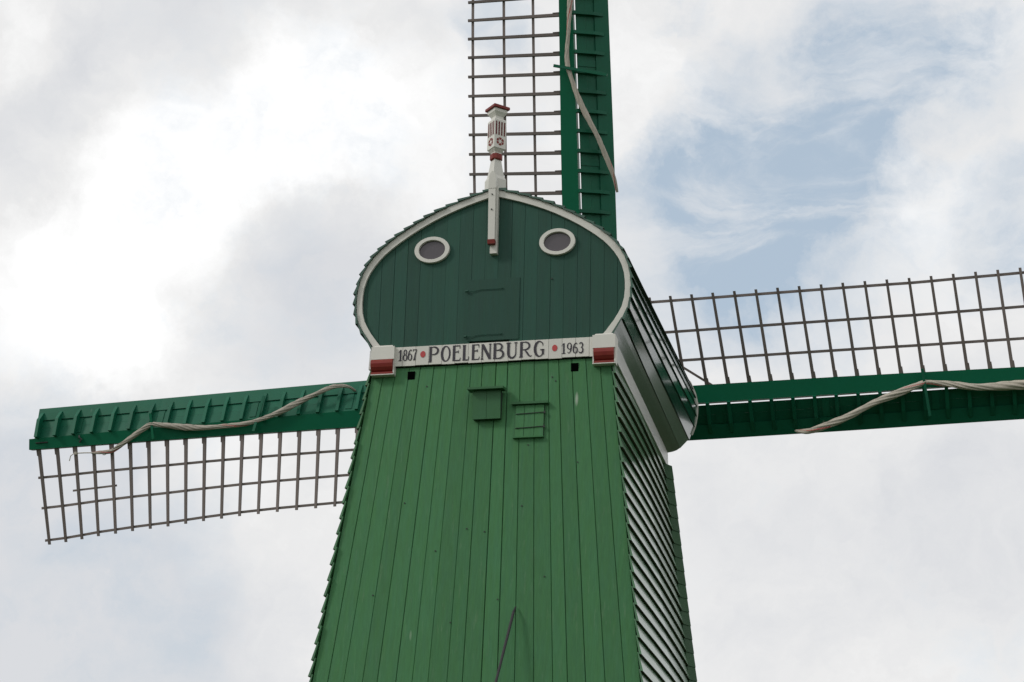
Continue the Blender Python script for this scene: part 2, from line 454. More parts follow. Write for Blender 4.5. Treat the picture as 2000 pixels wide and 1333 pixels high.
# oval windows
for cx in (-.906, .940):
    cz = 12.11; wv = MB(); K = 40; y = YG - .034
    def el(rx, rz, yy): return [(cx + rx * math.cos(2 * math.pi * j / K), yy, cz + rz * math.sin(2 * math.pi * j / K)) for j in range(K)]
    rr = [el(.197, .150, YG + .005), el(.197, .150, y - .012), el(.201, .154, y - .016), el(.258, .199, y - .016), el(.262, .203, y - .012), el(.262, .203, YG + .005)]
    i = 0
    for r_ in rr: wv.v += r_
    for q in range(len(rr) - 1):
        for j in range(K):
            j2 = (j + 1) % K; wv.f.append((q * K + j, q * K + j2, (q + 1) * K + j2, (q + 1) * K + j)); wv.mi.append(0)
    win = wv.build('oval_window', 'white', mill, smooth=False)
    p = MB(); p.quadbox(el(.198, .151, YG - .010), el(.198, .151, YG - .006)); p.build('pane', 'glass', win)

# ------------------------------------------------------------------ name board
ZS0, ZS1 = 10.352, 10.636
sb = MB(); sb.box(-1.40, 1.50, YG + .002, YG + .028, ZS0 + .01, ZS1 - .01); sign = sb.build('name_board', 'backing', mill)
sx = [-1.40] + [b for b in bx if -1.36 < b < 1.46] + [1.50]
for a, b in zip(sx, sx[1:]):
    mb = MB(); p_ = random.uniform(0, .004); dz = random.uniform(-.008, .004)
    mb.box(a + .0025, b - .0025, YG - .04 - p_, YG + .001, ZS0 + dz, ZS1)
    mb.build('name_plank', 'white', sign)
ds = MB(); ds.box(-1.42, 1.50, YG - .02, YG + .0, ZS0 - .014, ZS0 - .006 + .0); ds.build('sign_shade_strip', 'dark', sign)  # black strip drawn in as the shadow below the name board
YL = YG - .0475


def ribbon(mb, pts, wds, x0, z0, sx_, sz_, y=YL, t=.003):
    P = [np.array((x0 + p[0] * sx_, z0 + p[1] * sz_)) for p in pts]
    if not isinstance(wds, (list, tuple)): wds = [wds] * len(P)
    Lf, Rt = [], []
    for i, p in enumerate(P):
        d = P[min(i + 1, len(P) - 1)] - P[max(i - 1, 0)]; d = d / (np.linalg.norm(d) + 1e-9); n_ = np.array((-d[1], d[0]))
        Lf.append(p + n_ * wds[i] / 2); Rt.append(p - n_ * wds[i] / 2)
    for i in range(len(P) - 1):
        q = [Lf[i], Lf[i + 1], Rt[i + 1], Rt[i]]
        # tiny overlap growth is avoided: quads share their edges
        a = [(v[0], y, v[1]) for v in q]; b = [(v[0], y + t, v[1]) for v in q]
        mb.quadbox(a, b)


def arc(cx, cy, rx, ry, a0, a1, n=14):
    return [(cx + rx * math.cos(R(a0 + (a1 - a0) * i / n)), cy + ry * math.sin(R(a0 + (a1 - a0) * i / n))) for i in range(n + 1)]


def vary(n, thin, fat, ph=.5):
    return [thin + (fat - thin) * abs(math.sin(math.pi * (i / (n - 1)) * 1)) ** .8 for i in range(n)]


def glyph(mb, ch, x0, z0, W_, H_, fat, thin):
    yy = [YL]
    def S(pts, wd, dy=0.0): ribbon(mb, pts, wd, x0, z0, W_, H_, y=YL - dy)
    def serif(x, z, l=.16, wd=None): S([(x - l, z), (x + l, z)], wd or thin, .0008)
    def stem(x, wd=None): S([(x, 0), (x, 1)], wd or fat, 0)
    if ch == 'P':
        stem(.16); serif(.12, .02); a = arc(.45, .74, .45, .25, 90, -90); S([(.02, .985)] + a[:1], thin, .0004); S(a, vary(len(a), thin, fat * .8), .0012); S([a[-1], (.16, .49)], thin, .0004)
    elif ch == 'R':
        stem(.14); serif(.12, .02); a = arc(.42, .74, .42, .25, 90, -90); S([(.02, .985)] + a[:1], thin, .0004); S(a, vary(len(a), thin, fat * .7), .0012); S([a[-1], (.14, .49)], thin, .0004)
        S([(.42, .49), (.62, .30), (.80, .10), (.92, .03), (1.04, .09)], [thin, fat * .7, fat * .6, thin, thin * .8], .0016)
    elif ch == 'O':
        a = arc(.5, .5, .42, .49, 90, 450, 28); S(a, [thin + (fat - thin) * (max(0, -math.cos(R(90 + 360 * i / 28))) ** .8 + .45 * max(0, math.cos(R(90 + 360 * i / 28)))) for i in range(29)])
    elif ch == 'E':
        stem(.22); S([(.07, .985), (.85, .985)], thin, .0008); S([(.85, 1.0), (.88, .80)], [thin, thin * .4], .0012); S([(.22, .56), (.70, .60)], thin, .0008)
        S([(.70, .68), (.70, .50)], thin * .7, .0012); S([(.07, .02), (.90, .02)], thin, .0008); S([(.88, .0), (.95, .20)], [thin, thin * .4], .0012)
    elif ch == 'L':
        stem(.28); serif(.28, .98, .22); S([(.08, .02), (.84, .02)], thin, .0008); S([(.83, .0), (.91, .24)], [thin, thin * .4], .0012)
    elif ch == 'N':
        S([(.12, 0), (.12, 1)], thin); S([(.12, .98), (.86, .02)], fat, .0008); S([(.86, 0), (.86, 1)], thin * 1.2, .0012); serif(.86, .98, .12); serif(.1, .02, .12)
    elif ch == 'B':
        stem(.14); S([(.0, .985), (.45, .985)], thin, .0004); a = arc(.45, .77, .30, .215, 90, -90); S(a, vary(len(a), thin, fat * .7), .0012); S([(.14, .555), (.45, .555)], thin, .0004)
        a = arc(.48, .285, .40, .27, 90, -90); S(a, vary(len(a), thin, fat * .8), .0016); S([(.0, .015), (.48, .015)], thin, .0004)
    elif ch == 'U':
        a = [(.18, 1), (.18, .35)] + arc(.51, .30, .33, .30, 180, 360, 12) + [(.84, .35), (.84, 1)]
        S(a, [fat, fat] + [fat + (thin - fat) * i / 12 for i in range(13)] + [thin, thin]); serif(.18, .985, .20); serif(.84, .985, .14)
    elif ch == 'G':
        a = arc(.52, .5, .42, .49, 50, 330, 24); S(a, [thin + (fat - thin) * max(0, -math.cos(R(50 + 280 * i / 24))) ** .7 for i in range(25)])
        S([(.86, .44), (.86, .12)], fat * .75, .0008); serif(.80, .44, .2); S([(.80, .90), (.86, .70)], [thin, thin * .5], .0012)
    elif ch == '1':
        stem(.55); serif(.5, .02, .38); S([(.10, .74), (.50, .98)], [thin * .6, thin], .0008)
    elif ch == '8':
        a = arc(.5, .75, .30, .24, 90, 450, 18); S(a, [thin + (fat - thin) * .6 * abs(math.cos(R(90 + 20 * i))) for i in range(19)])
        a = arc(.5, .27, .40, .27, 90, 450, 18); S(a, [thin + (fat - thin) * .8 * abs(math.cos(R(90 + 20 * i))) for i in range(19)], .0008)
    elif ch in '69':
        if ch == '6': f_ = lambda l: l
        else: f_ = lambda l: [(1 - x, 1 - y) for x, y in l]
        a = arc(.5, .30, .38, .29, 90, 450, 18); S(f_(a), [thin + (fat - thin) * .7 * abs(math.cos(R(90 + 20 * i))) for i in range(19)])
        S(f_([(.14, .30), (.16, .52), (.28, .78), (.50, .96), (.72, .97), (.82, .84)]), [fat * .9, fat * .9, fat * .8, thin, thin, thin], .0008)
    elif ch == '7':
        S([(.08, .95), (.92, .95)], thin * 1.3); S([(.88, .96), (.62, .55), (.42, .04)], [thin, fat * .9, fat * 1.1], .0008); S([(.08, 1.0), (.10, .80)], [thin, thin * .5], .0012); serif(.40, .02, .24)
    elif ch == '3':
        a = arc(.44, .75, .34, .23, 150, -80, 14); S(a, vary(len(a), thin, fat * .8)); a = arc(.42, .28, .42, .27, 85, -150, 14); S(a, vary(len(a), thin, fat * .9), .0008)


for ch, x, wd in (('P', -.885, .145), ('O', -.705, .135), ('E', -.548, .130), ('L', -.402, .110), ('E', -.268, .125), ('N', -.125, .150), ('B', .050, .165), ('U', .240, .160), ('R', .432, .165), ('G', .635, .150)):
    word = MB(); glyph(word, ch, x, 10.388, wd, .226, .038, .0145); word.build('letter', 'letter', sign)
for i, ch in enumerate('1867'): yr = MB(); glyph(yr, ch, -1.338 + .071 * i, 10.430, .064, .165, .022, .0095); yr.build('numeral', 'letter', sign)
for i, ch in enumerate('1963'): yr = MB(); glyph(yr, ch, 1.022 + .083 * i, 10.408, .072, .155, .023, .0095); yr.build('numeral', 'letter', sign)
for dx in (-.975, .932):
    d = MB(); cz = 10.512 if dx < 0 else 10.500
    d.quadbox([(dx + .038 * math.cos(R(18 * j)), YL, cz + .048 * math.sin(R(18 * j))) for j in range(20)],
              [(dx + .038 * math.cos(R(18 * j)), YL + .003, cz + .048 * math.sin(R(18 * j))) for j in range(20)])
    d.build('red_dot', 'dot', sign)

# corner blocks with red moulding
for x0, x1 in ((-1.715, -1.375), (1.480, 1.800)):
    s = 1 if x0 > 0 else -1
    b = MB(); b.box(x0, x1, YG - .125, YG + .1, 10.440, 10.632); b.quadbox([(x0 + .02, YG - .110, 10.632), (x1 - .02, YG - .110, 10.632), (x1 - .02, YG + .1, 10.632), (x0 + .02, YG + .1, 10.632)], [(x0 + .04, YG - .10, 10.655), (x1 - .04, YG - .10, 10.655), (x1 - .04, YG + .1, 10.655), (x0 + .04, YG + .1, 10.655)])
    # cheek that carries the moulding
    b.box(x1 - .018, x1, YG - .10, YG + .05, 10.215, 10.440) ; (b.box(x0, x0 + .018, YG - .10, YG + .05, 10.215, 10.440) if x0 > 0 else None)
    blk = b.build('corner_block', 'white', mill)
    m = MB(); pr = [(-.12, 10.438), (-.145, 10.415), (-.150, 10.375), (-.135, 10.325), (-.105, 10.285), (-.075, 10.268), (-.070, 10.260), (-.115, 10.255), (-.115, 10.225), (-.02, 10.225), (-.02, 10.438)]
    m.quadbox([(x0 + (.018 if x0 > 0 else .001), YG + yy, zz) for yy, zz in pr], [(x1 - .018, YG + yy, zz) for yy, zz in pr])
    m.build('red_moulding', 'red', blk)
    m = MB(); m.box(x0 + .0, x1 - .0, YG - .118, YG + .0, 10.210, 10.222); m.build('moulding_lip', 'white', blk)

# ------------------------------------------------------------------ cap: long boards from gable to breast
ZB = [13.09, 13.03, 12.96, 12.88, 12.80, 12.722, 12.64, 12.556, 12.463, 12.368, 12.266, 12.164, 12.056, 11.94, 11.81, 11.66, 11.505, 11.35, 11.20, 11.055, 10.93, 10.60]
# walk the outline by arc length instead, with the board widths seen on the left edge
P_ = TO
seg = [0]
for a, b in zip(P_, P_[1:]): seg.append(seg[-1] + math.hypot(b[0] - a[0], b[1] - a[1]))
tot = seg[-1]
def along0(s_):
    for i in range(len(P_) - 1):
        if seg[i] <= s_ <= seg[i + 1] + 1e-9:
            t = (s_ - seg[i]) / (seg[i + 1] - seg[i]); a, b = P_[i], P_[i + 1]
            return a[0] + (b[0] - a[0]) * t, a[1] + (b[1] - a[1]) * t
    return P_[-1]
wds = [.17, .20, .20, .20, .19, .18, .18, .17, .17, .165, .16, .155, .15, .15, .155, .155, .155, .155, .16, .17, .335]
f_ = tot / sum(wds); cuts = [0]
for q in wds: cuts.append(cuts[-1] + q * f_)
YR, YF = YG - .075, -.92
TF = [(0, 13.00), (.22, 12.95), (.45, 12.875), (.68, 12.78), (.90, 12.67), (1.10, 12.56), (1.30, 12.43), (1.47, 12.31), (1.62, 12.19), (1.78, 12.07), (1.92, 11.96), (2.05, 11.81),
      (2.125, 11.63), (2.168, 11.43), (2.160, 11.22), (2.115, 11.01), (2.045, 10.845), (1.935, 10.715), (1.81, 10.650), (1.665, 10.640)]
sgf = [0]
for _a, _b in zip(TF, TF[1:]): sgf.append(sgf[-1] + math.hypot(_b[0] - _a[0], _b[1] - _a[1]))
def alongf(fr):
    fr = min(1, fr + .030 * math.exp(-((fr - .90) / .06) ** 2)); q = fr * sgf[-1]
    return float(np.interp(q, sgf, [p[0] for p in TF])), float(np.interp(q, sgf, [p[1] for p in TF]))
def capat(s_, off, t):
    """point of the cap skin at arc length s_, lifted off by off, at fraction t from gable to breast"""
    def pt(q):
        q = min(max(q, 0), tot); xr, zr_ = along0(q); xf, zf = alongf(q / tot); return xr + (xf - xr) * t, zr_ + (zf - zr_) * t
    x, z = pt(s_); x0, z0 = pt(s_ - .09); x1, z1 = pt(s_ + .09); d = (x1 - x0, z1 - z0); l = math.hypot(*d)
    nx, nz = -d[1] / l, d[0] / l
    if nx * x + nz * (z - 11.6) < 0: nx, nz = -nx, -nz
    return x + nx * off, z + nz * off
for s in (1, -1):
    rs = MB()
    P0 = [tot * i / 24 for i in range(25)]
    def ringc(t, y):
        o = [capat(q, -.004, t) for q in P0]; i_ = [capat(q, -.06, t) for q in P0][::-1]
        return [(s * max(x, 0), y, z) for x, z in o] + [(s * max(x, 0), y, z) for x, z in i_]
    rs.rings([ringc(0, YG - .02), ringc(.5, (YG + YF) / 2), ringc(1, YF)])
    roof = rs.build('cap_side', 'backing', mill)
    for i in range(len(wds)):
        a = cuts[i]; b = min(cuts[i + 1] + (.010 if i < len(wds) - 1 else 0), tot)
        rnd = random.uniform(-.006, .006); dy = random.uniform(-.012, .012)
        mb = MB(); rr = []
        for t in np.linspace(0, 1, 9):
            y = YR + t * (YF - YR) + (dy if t == 0 else 0)
            ring = []
            prof_ = ((a, -.004), (a, .014), (b, .050 - .024 * t ** .7 + rnd * (1 - .5 * t)), (b, .010))
            if i == len(wds) - 1:               # the widest, lowest board follows the round of the hull
                prof_ = ((a, .0), (a, .018), (a + (b - a) * .3, .026), (a + (b - a) * .6, .034), (a + (b - a) * .85, .040), (b, .044), (b, .010))
            for q, o0 in prof_:
                X_, Z_ = capat(q, o0, t); ring.append((s * X_, y, Z_))
            rr.append(ring)
        kk = len(rr[0])
        for j in range(kk):                     # smooth strips with crisp edges between them
            j2 = (j + 1) % kk; i0 = len(mb.v)
            for ring in rr: mb.v += [ring[j], ring[j2]]
            for q in range(len(rr) - 1):
                mb.f.append((i0 + 2 * q, i0 + 2 * q + 1, i0 + 2 * q + 3, i0 + 2 * q + 2)); mb.mi.append(1 if j == kk - 2 else 0)
        mb.face(rr[0][::-1]); mb.face(rr[-1])
        mb.build('cap_board', ['capboard', 'backing'], roof, smooth=True, recalc=False)
    # white beam along the foot of the cap
    bm_ = MB()
    r0 = [(s * 1.62, YG - .03, 10.33), (s * 1.775, YG - .03, 10.33), (s * 1.765, YG - .03, 10.615), (s * 1.62, YG - .03, 10.615)]
    r1 = [(s * 1.54, YF - .02, 10.33), (s * 1.700, YF - .02, 10.33), (s * 1.690, YF - .02, 10.600), (s * 1.54, YF - .02, 10.600)]
    bm_.quadbox(r0, r1); bm_.build('foot_beam', 'white_old', mill)
    # thin pale rim round the front edge
    rim = MB()
    for i in range(14, 34):
        c4 = [capat(tot * i / 40, .0, 1), capat(tot * (i + 1) / 40, .0, 1), capat(tot * (i + 1) / 40, .036, 1), capat(tot * i / 40, .036, 1)]
        rim.quadbox([(s * x, YF + .003, z) for x, z in c4], [(s * x, YF + .02, z) for x, z in c4])
    rim.build('rim_board', 'white', mill)

br = MB(); fp = [capat(q, 0, 1) for q in P0]; fp[0] = (0, fp[0][1])
ring = [(-x, z) for x, z in fp[::-1]] + fp[1:]
br.quadbox([(x * .99, YF - .06, z) for x, z in ring], [(x * .99, YF - .02, z) for x, z in ring]); br.build('breast', 'gable', mill)
cf = MB(); cf.box(-1.60, 1.60, YG + .1, YF - .1, 10.34, 10.38); cf.build('cap_floor', 'backing', mill)

# ------------------------------------------------------------------ ridge strap and finial
st = MB(); st.box(-.035, .068, YG - .085, YG - .003, 11.975, 13.02)
strap = st.build('ridge_strap', 'white', mill)
st = MB(); st.quadbox([(-.052, YG - .150, 12.165), (.047, YG - .150, 12.165), (.047, YG - .087, 12.165), (-.052, YG - .087, 12.165)],
                      [(-.070, YG - .125, 12.975), (.033, YG - .125, 12.975), (.033, YG - .087, 12.975), (-.070, YG - .087, 12.975)])
arch = [(-.072, 12.98), (.036, 12.98), (.038, 13.12), (.030, 13.18), (.012, 13.225), (-.018, 13.26), (-.048, 13.225), (-.066, 13.18), (-.072, 13.12)]
st.quadbox([(x, YG - .128, z) for x, z in arch], [(x, YG - .03, z) for x, z in arch])
st.build('strap_board', 'white', strap)
st = MB(); st.quadbox([(-.056, YG - .155, 12.100), (.050, YG - .155, 12.100), (.050, YG - .087, 12.100), (-.056, YG - .087, 12.100)],
                      [(-.056, YG - .165, 12.163), (.050, YG - .165, 12.163), (.050, YG - .087, 12.163), (-.056, YG - .087, 12.163)])
st.build('red_end', 'red', strap)
for zz in (12.88, 12.64):
    b = MB(); y = YG - .13 - (12.975 - zz) * .031
    b.tube([(-.012, y - .012, zz), (-.012, y + .01, zz)], .010, 8); b.build('bolt', 'iron', strap)

FX, FY = -.037, -6.36
def sq(h, z, rot=45, n=4, dx=0):
    return [(FX + dx + h * math.cos(R(rot + 45 + 360 / n * j)), FY + h * math.sin(R(rot + 45 + 360 / n * j)), z) for j in range(n)]
fb = MB()
fb.rings([sq(.160, 13.00), sq(.160, 13.215), sq(.128, 13.27), sq(.098, 13.42), sq(.078, 13.545)])
fin_ = fb.build('finial', 'white', mill)
def cutc(h, z, c=.25):
    o = []
    p = sq(h, z)
    for i in range(4):
        a = Vector(p[i]); b = Vector(p[(i + 1) % 4]); o += [tuple(a + (b - a) * c), tuple(a + (b - a) * (1 - c))]
    return o
rb = MB(); rb.rings([cutc(.095, 13.535), cutc(.118, 13.55), cutc(.118, 13.625), cutc(.095, 13.635)]); rb.build('red_collar', 'red', fin_)
nk = MB(); nk.rings([sq(.075, 13.635), sq(.085, 13.66), sq(.125, 13.70), sq(.1414, 13.71), sq(.1414, 14.165), sq(.128, 14.185), sq(.095, 14.20), sq(.095, 14.235), sq(.115, 14.26), sq(.150, 14.30), sq(.155, 14.345)])
shaft = nk.build('finial_shaft', 'white', fin_)
cp = MB(); cp.rings([sq(.180, 14.346), sq(.190, 14.352), sq(.190, 14.390), sq(.170, 14.40)]); cp.build('finial_cap', 'red', fin_)
for q in range(4):
    a0 = R(90 * q - 45)                       # face normal: each face of the turned square
    nrm = Vector((math.cos(a0), math.sin(a0), 0)); tan = Vector((-nrm.y, nrm.x, 0)); c0 = Vector((FX, FY, 0)) + nrm * .1001
    sl = MB()
    for j in range(4):
        cxx = -.069 + .046 * j
        p = [c0 + tan * (cxx + dx) for dx in (-.011, .011)]
        sl.quadbox([(p[0].x, p[0].y, 13.915), (p[1].x, p[1].y, 13.915), (p[1].x, p[1].y, 14.135), (p[0].x, p[0].y, 14.135)],
                   [tuple(Vector((p[0].x, p[0].y, 13.915)) + nrm * .003), tuple(Vector((p[1].x, p[1].y, 13.915)) + nrm * .003), tuple(Vector((p[1].x, p[1].y, 14.135)) + nrm * .003), tuple(Vector((p[0].x, p[0].y, 14.135)) + nrm * .003)])
    sl.build('red_slots', 'slot', shaft)
    ro = MB(); cz = 13.815
    # six red wedges leave a white star between them
    for j in range(6):
        a = R(60 * j + 30); pts = []
        for rr_, da in ((.020, 0), (.058, -27), (.064, -14), (.066, 0), (.064, 14), (.058, 27)):
            pts.append((rr_ * math.cos(a + R(da)), rr_ * math.sin(a + R(da))))
        A = [tuple(c0 + tan * u + Vector((0, 0, cz + v_))) for u, v_ in pts]; B = [tuple(Vector(p) + nrm * .003) for p in A]
        ro.quadbox(A, B)
    ro.build('star_rosette', 'red', shaft)

# ------------------------------------------------------------------ hood and small shutter on the rear wall
yb = wy(9.67)
hd = MB()
ztp, zbt = 9.872, 9.478
hd.quadbox([(-.185, wy(zbt) - .075, zbt), (.205, wy(zbt) - .075, zbt), (.205, wy(zbt) - .0, zbt), (-.185, wy(zbt) - .0, zbt)],
           [(-.185, wy(ztp) - .135, ztp), (.205, wy(ztp) - .135, ztp), (.205, wy(ztp) - .0, ztp), (-.185, wy(ztp) - .0, ztp)])
hood = hd.build('hood', 'backing', mill)
for x0, x1 in ((-.188, .006), (.010, .208)):
    b = MB(); b.quadbox([(x0, wy(zbt) - .093, zbt - .01), (x1, wy(zbt) - .093, zbt - .01), (x1, wy(zbt) - .077, zbt - .01), (x0, wy(zbt) - .077, zbt - .01)],
                        [(x0, wy(ztp) - .155, ztp), (x1, wy(ztp) - .155, ztp), (x1, wy(ztp) - .137, ztp), (x0, wy(ztp) - .137, ztp)])
    b.build('hood_board', 'box', hood)
b = MB(); b.quadbox([(-.250, yb - .22, 9.872), (.262, yb - .22, 9.872), (.262, yb - .02, 9.885), (-.250, yb - .02, 9.885)],
                    [(-.250, yb - .22, 9.902), (.262, yb - .22, 9.902), (.262, yb - .02, 9.935), (-.250, yb - .02, 9.935)])
b.build('hood_roof', 'box', hood)
yb = wy(9.45)
s_ = MB(); z0, z1 = 9.205, 9.665
s_.quadbox([(.402, wy(z0) - .020, z0), (.812, wy(z0) - .020, z0), (.812, wy(z0) - .0, z0), (.402, wy(z0) - .0, z0)],
           [(.402, wy(z1) - .020, z1), (.812, wy(z1) - .020, z1), (.812, wy(z1) - .0, z1), (.402, wy(z1) - .0, z1)])
shut = s_.build('shutter_frame', 'backing', mill)
for x0, x1 in ((.407, .530), (.536, .675), (.681, .807)):
    b = MB(); b.quadbox([(x0, wy(z0) - .030, z0 + .005), (x1, wy(z0) - .030, z0 + .005), (x1, wy(z0) - .021, z0 + .005), (x0, wy(z0) - .021, z0 + .005)],
                        [(x0, wy(z1) - .030, z1), (x1, wy(z1) - .030, z1), (x1, wy(z1) - .021, z1), (x0, wy(z1) - .021, z1)])
    b.build('shutter_board', 'wall', shut)
for hz in (9.545, 9.335):
    h = MB(); y = wy(hz) - .040
    h.tube([(.415, y, hz - .010), (.62, y, hz - .004), (.78, y, hz + .004), (.83, y - .005, hz)], .0055, 6); h.tube([(.820, y - .004, hz - .018), (.820, y - .004, hz + .018)], .013, 8)
    h.build('strap_hinge', 'iron', shut)
b = MB(); b.box(.350, .868, wy(9.69) - .075, wy(9.69) + .0, 9.675, 9.708); b.build('shutter_lintel', 'box', shut)
b = MB(); b.box(.385, .815, wy(9.19) - .055, wy(9.19) + .0, 9.180, 9.202); b.build('shutter_sill', 'wall', shut)
# wall bolts and knots
for x, z in ((-.90, 10.03), (.90, 10.08), (.60, 9.08), (.95, 10.02), (-.62, 7.6), (-.20, 7.9), (.05, 7.85), (-.35, 6.6), (.9, 7.2), (-1.1, 8.3), (.28, 6.9), (1.3, 8.8), (-1.45, 7.0), (.55, 8.2)):
    b = MB(); y = wy(z); b.tube([(x, y - .014, z), (x, y + .01, z)], .010, 8); b.build('wall_bolt', 'iron', mill)
b = MB(); b.tube([(.865, YG - .02, 11.56), (.865, YG + .005, 11.56)], .010, 8); b.build('wall_bolt', 'iron', mill)
# long dark rod standing off the wall
r_ = MB()
r_.tube([(.535, wy(6.79) - .03, 6.79), (.525, wy(6.72) - .10, 6.70), (.37, -7.30, 5.6), (.16, -7.75, 4.0), (0, -8.0, 2.8)], .019, 8, radii=[.010, .019, .018, .018, .018])
r_.build('rod', 'rod', mill)

# ================================================================== sail cross
HUB = np.array([0, 0, 11.8545]); DE = .17998; RHO = .01775
qv = np.array([0, -math.sin(DE), math.cos(DE)]); NV = np.array([0, math.cos(DE), math.sin(DE)])
EU = np.array([math.cos(RHO), 0, 0]) + math.sin(RHO) * qv
EV = np.array([math.sin(RHO), 0, 0]) - math.cos(RHO) * qv          # points down
def wh(u, v, w_): return HUB + u * EU + v * EV + w_ * NV
SP = .365
cross = empty('sail_cross', tuple(HUB), 'four green and brown lattice sails turning together on the far side of the windmill', 'windmill sails')
hb = MB(); ring = lambda r_, w_: [tuple(wh(r_ * math.cos(R(30 * j)), r_ * math.sin(R(30 * j)), w_)) for j in range(12)]
hb.rings([ring(.24, -2.2), ring(.27, -.75), ring(.30, -.42)]); hb.build('windshaft', 'shaft', cross)
hb = MB(); sqr = lambda h, w_: [tuple(wh(a * h, b * h, w_)) for a, b in ((-1, -1), (1, -1), (1, 1), (-1, 1))]
hb.rings([sqr(.33, -.44), sqr(.33, .30), sqr(.26, .40)]); hb.build('poll_end', 'shaft', cross)

def HW(r): return float(np.interp(r, [1.5, 2.0, 4.4, 7.0, 10.4], [.155, .155, .148, .125, .100]))
def TH(r): return R(float(np.interp(r, [2.2, 4.4, 5.5, 6.25, 7, 7.7, 8.4, 9.2, 9.9, 10.26], [-22, -19.5, -16, -14, -10, -6, -3, 2, 7, 9])))
def wprof(p, r):
    """depth of the wind boards at distance p from the stock"""
    tip = max(0, (r - 8) / 2.4)
    k = float(np.interp(r, [2, 4, 8, 10.4], [.95, .90, .80, .55]))
    return .03 + k * p * .78


def sail(axis, L_of, ph, sag_of, w0, gap=.038):
    """axis: (along, lat) unit vectors in the wheel (u, v) plane; lat points to the lattice side"""
    al, lat = axis
    def P(r, p, w_):   # r along the stock, p across (lattice side positive), w depth
        c_ = sag_of(r)
        u, v = al[0] * r + lat[0] * p + c_[0], al[1] * r + lat[1] * p + c_[1]
        return tuple(wh(u, v, w0 + w_))
    st = MB(); rr = []
    for r in (.0, 1.5, 3, 4.4, 6, 7, 8, 9, 10.44):
        h = HW(r); rr.append([P(r, h, .0), P(r, -h, .0), P(r, -h, .20 - .005 * r), P(r, h, .20 - .005 * r)])
    st.rings(rr); body = st.build('sail', 'stock', cross)
    bars = [4.125 + j for j in range(25)]
    bw, bt = .028, .030
    ends = []
    for i in bars:
        r = i * SP; th = TH(r); h = HW(r); L_ = L_of(r) ; a = R(ph)
        d = np.array([-math.sin(a) * math.cos(th), math.cos(th) * math.cos(a), math.sin(th)])   # (along, lat, w)
        q = lambda s_, ds, dn: P(r + d[0] * s_ + ds, h - .02 + d[1] * s_ + dn * 0, .05 + d[2] * s_ + dn)
        b = MB(); j1 = random.uniform(-.004, .004)
        b.quadbox([q(0, -bw, -.02), q(0, bw, -.02), q(0, bw, .03), q(0, -bw, .03)],
                  [q(L_ + .02, -bw * .8 + j1, -.015), q(L_ + .02, bw * .8 + j1, -.015), q(L_ + .02, bw * .8 + j1, .02), q(L_ + .02, -bw * .8 + j1, .02)])
        b.quadbox([q(.02, bw, -.025), q(.02, bw + .018, -.025), q(.02, bw + .018, .02), q(.02, bw, .02)],
                  [q(.14, bw, -.025), q(.14, bw + .014, -.025), q(.14, bw + .014, .02), q(.14, bw, .02)])
        b.build('lattice_bar', 'bar', body)
        ends.append((r, d, h, L_))
    for fr in (.305, .625, .965):
        rr = []
        e_first = True
        for (r, d, h, L_) in ends:
            s_ = L_ * fr
            ext = 0
            if r == ends[0][0]: ext = -.10
            if r == ends[-1][0]: ext = .09
            c_ = (r + d[0] * s_ + ext, h - .02 + d[1] * s_, .05 + d[2] * s_ + .042)
            rr.append([P(c_[0], c_[1] - .022, c_[2] - .020), P(c_[0], c_[1] + .022, c_[2] - .020), P(c_[0], c_[1] + .022, c_[2] + .010), P(c_[0], c_[1] - .022, c_[2] + .010)])
        b = MB(); b.rings(rr); b.build('lath', 'bar', body)
    # wind boards: three planks with open joints
    R0, R1 = 1.45, 10.35
    for (p0, p1, wo, name) in ((gap, .1945, .0, 'wind_board'), (.1960, .372, .0, 'wind_board'), (.352, .588, -.030, 'wind_board')):
        rr = []
        for r in np.linspace(R0, R1, 12):
            h = HW(r); c = .0
            a_, b_ = p0, p1
            w_a, w_b = wprof(a_, r) + wo, wprof(b_, r) + wo
            if wo: w_b = wprof(b_, r) - .055
            rr.append([P(r, -h - a_, w_a), P(r, -h - b_, w_b), P(r, -h - b_, w_b + .022), P(r, -h - a_, w_a + .022)])
        b = MB(); b.rings(rr); b.build(name, 'sailboard', body)
    # ribs
    for i in bars:
        r = i * SP; h = HW(r)
        dep = .105 + .075 * max(0, (r - 7.2) / 3.1) ** 1.5
        b = MB(); t = .030
        pp = [(0, .035), (0, .030 - .03), (.02, wprof(.02, r) - dep * .8), (.355, wprof(.355, r) - dep), (.50, wprof(.50, r) - .062), (.50, wprof(.50, r) - .03), (.20, wprof(.20, r) - .0)]
        b.quadbox([P(r - t, -h - p, w_) for p, w_ in pp], [P(r + t, -h - p, w_) for p, w_ in pp]); b.build('rib', 'sailboard', body)
    # joint covers
    for i in (6.6, 11.6, 16.6, 21.6, 26.0):
        r = i * SP; h = HW(r); b = MB()
        b.quadbox([P(r - .06, -h - .05, wprof(.05, r) - .014), P(r + .06, -h - .05, wprof(.05, r) - .014), P(r + .06, -h - .34, wprof(.34, r) - .014), P(r - .06, -h - .34, wprof(.34, r) - .014)],
                  [P(r - .06, -h - .05, wprof(.05, r) - .001), P(r + .06, -h - .05, wprof(.05, r) - .001), P(r + .06, -h - .34, wprof(.34, r) - .001), P(r - .06, -h - .34, wprof(.34, r) - .001)])
        b.build('joint_cover', 'sailboard', body)
    return body, P


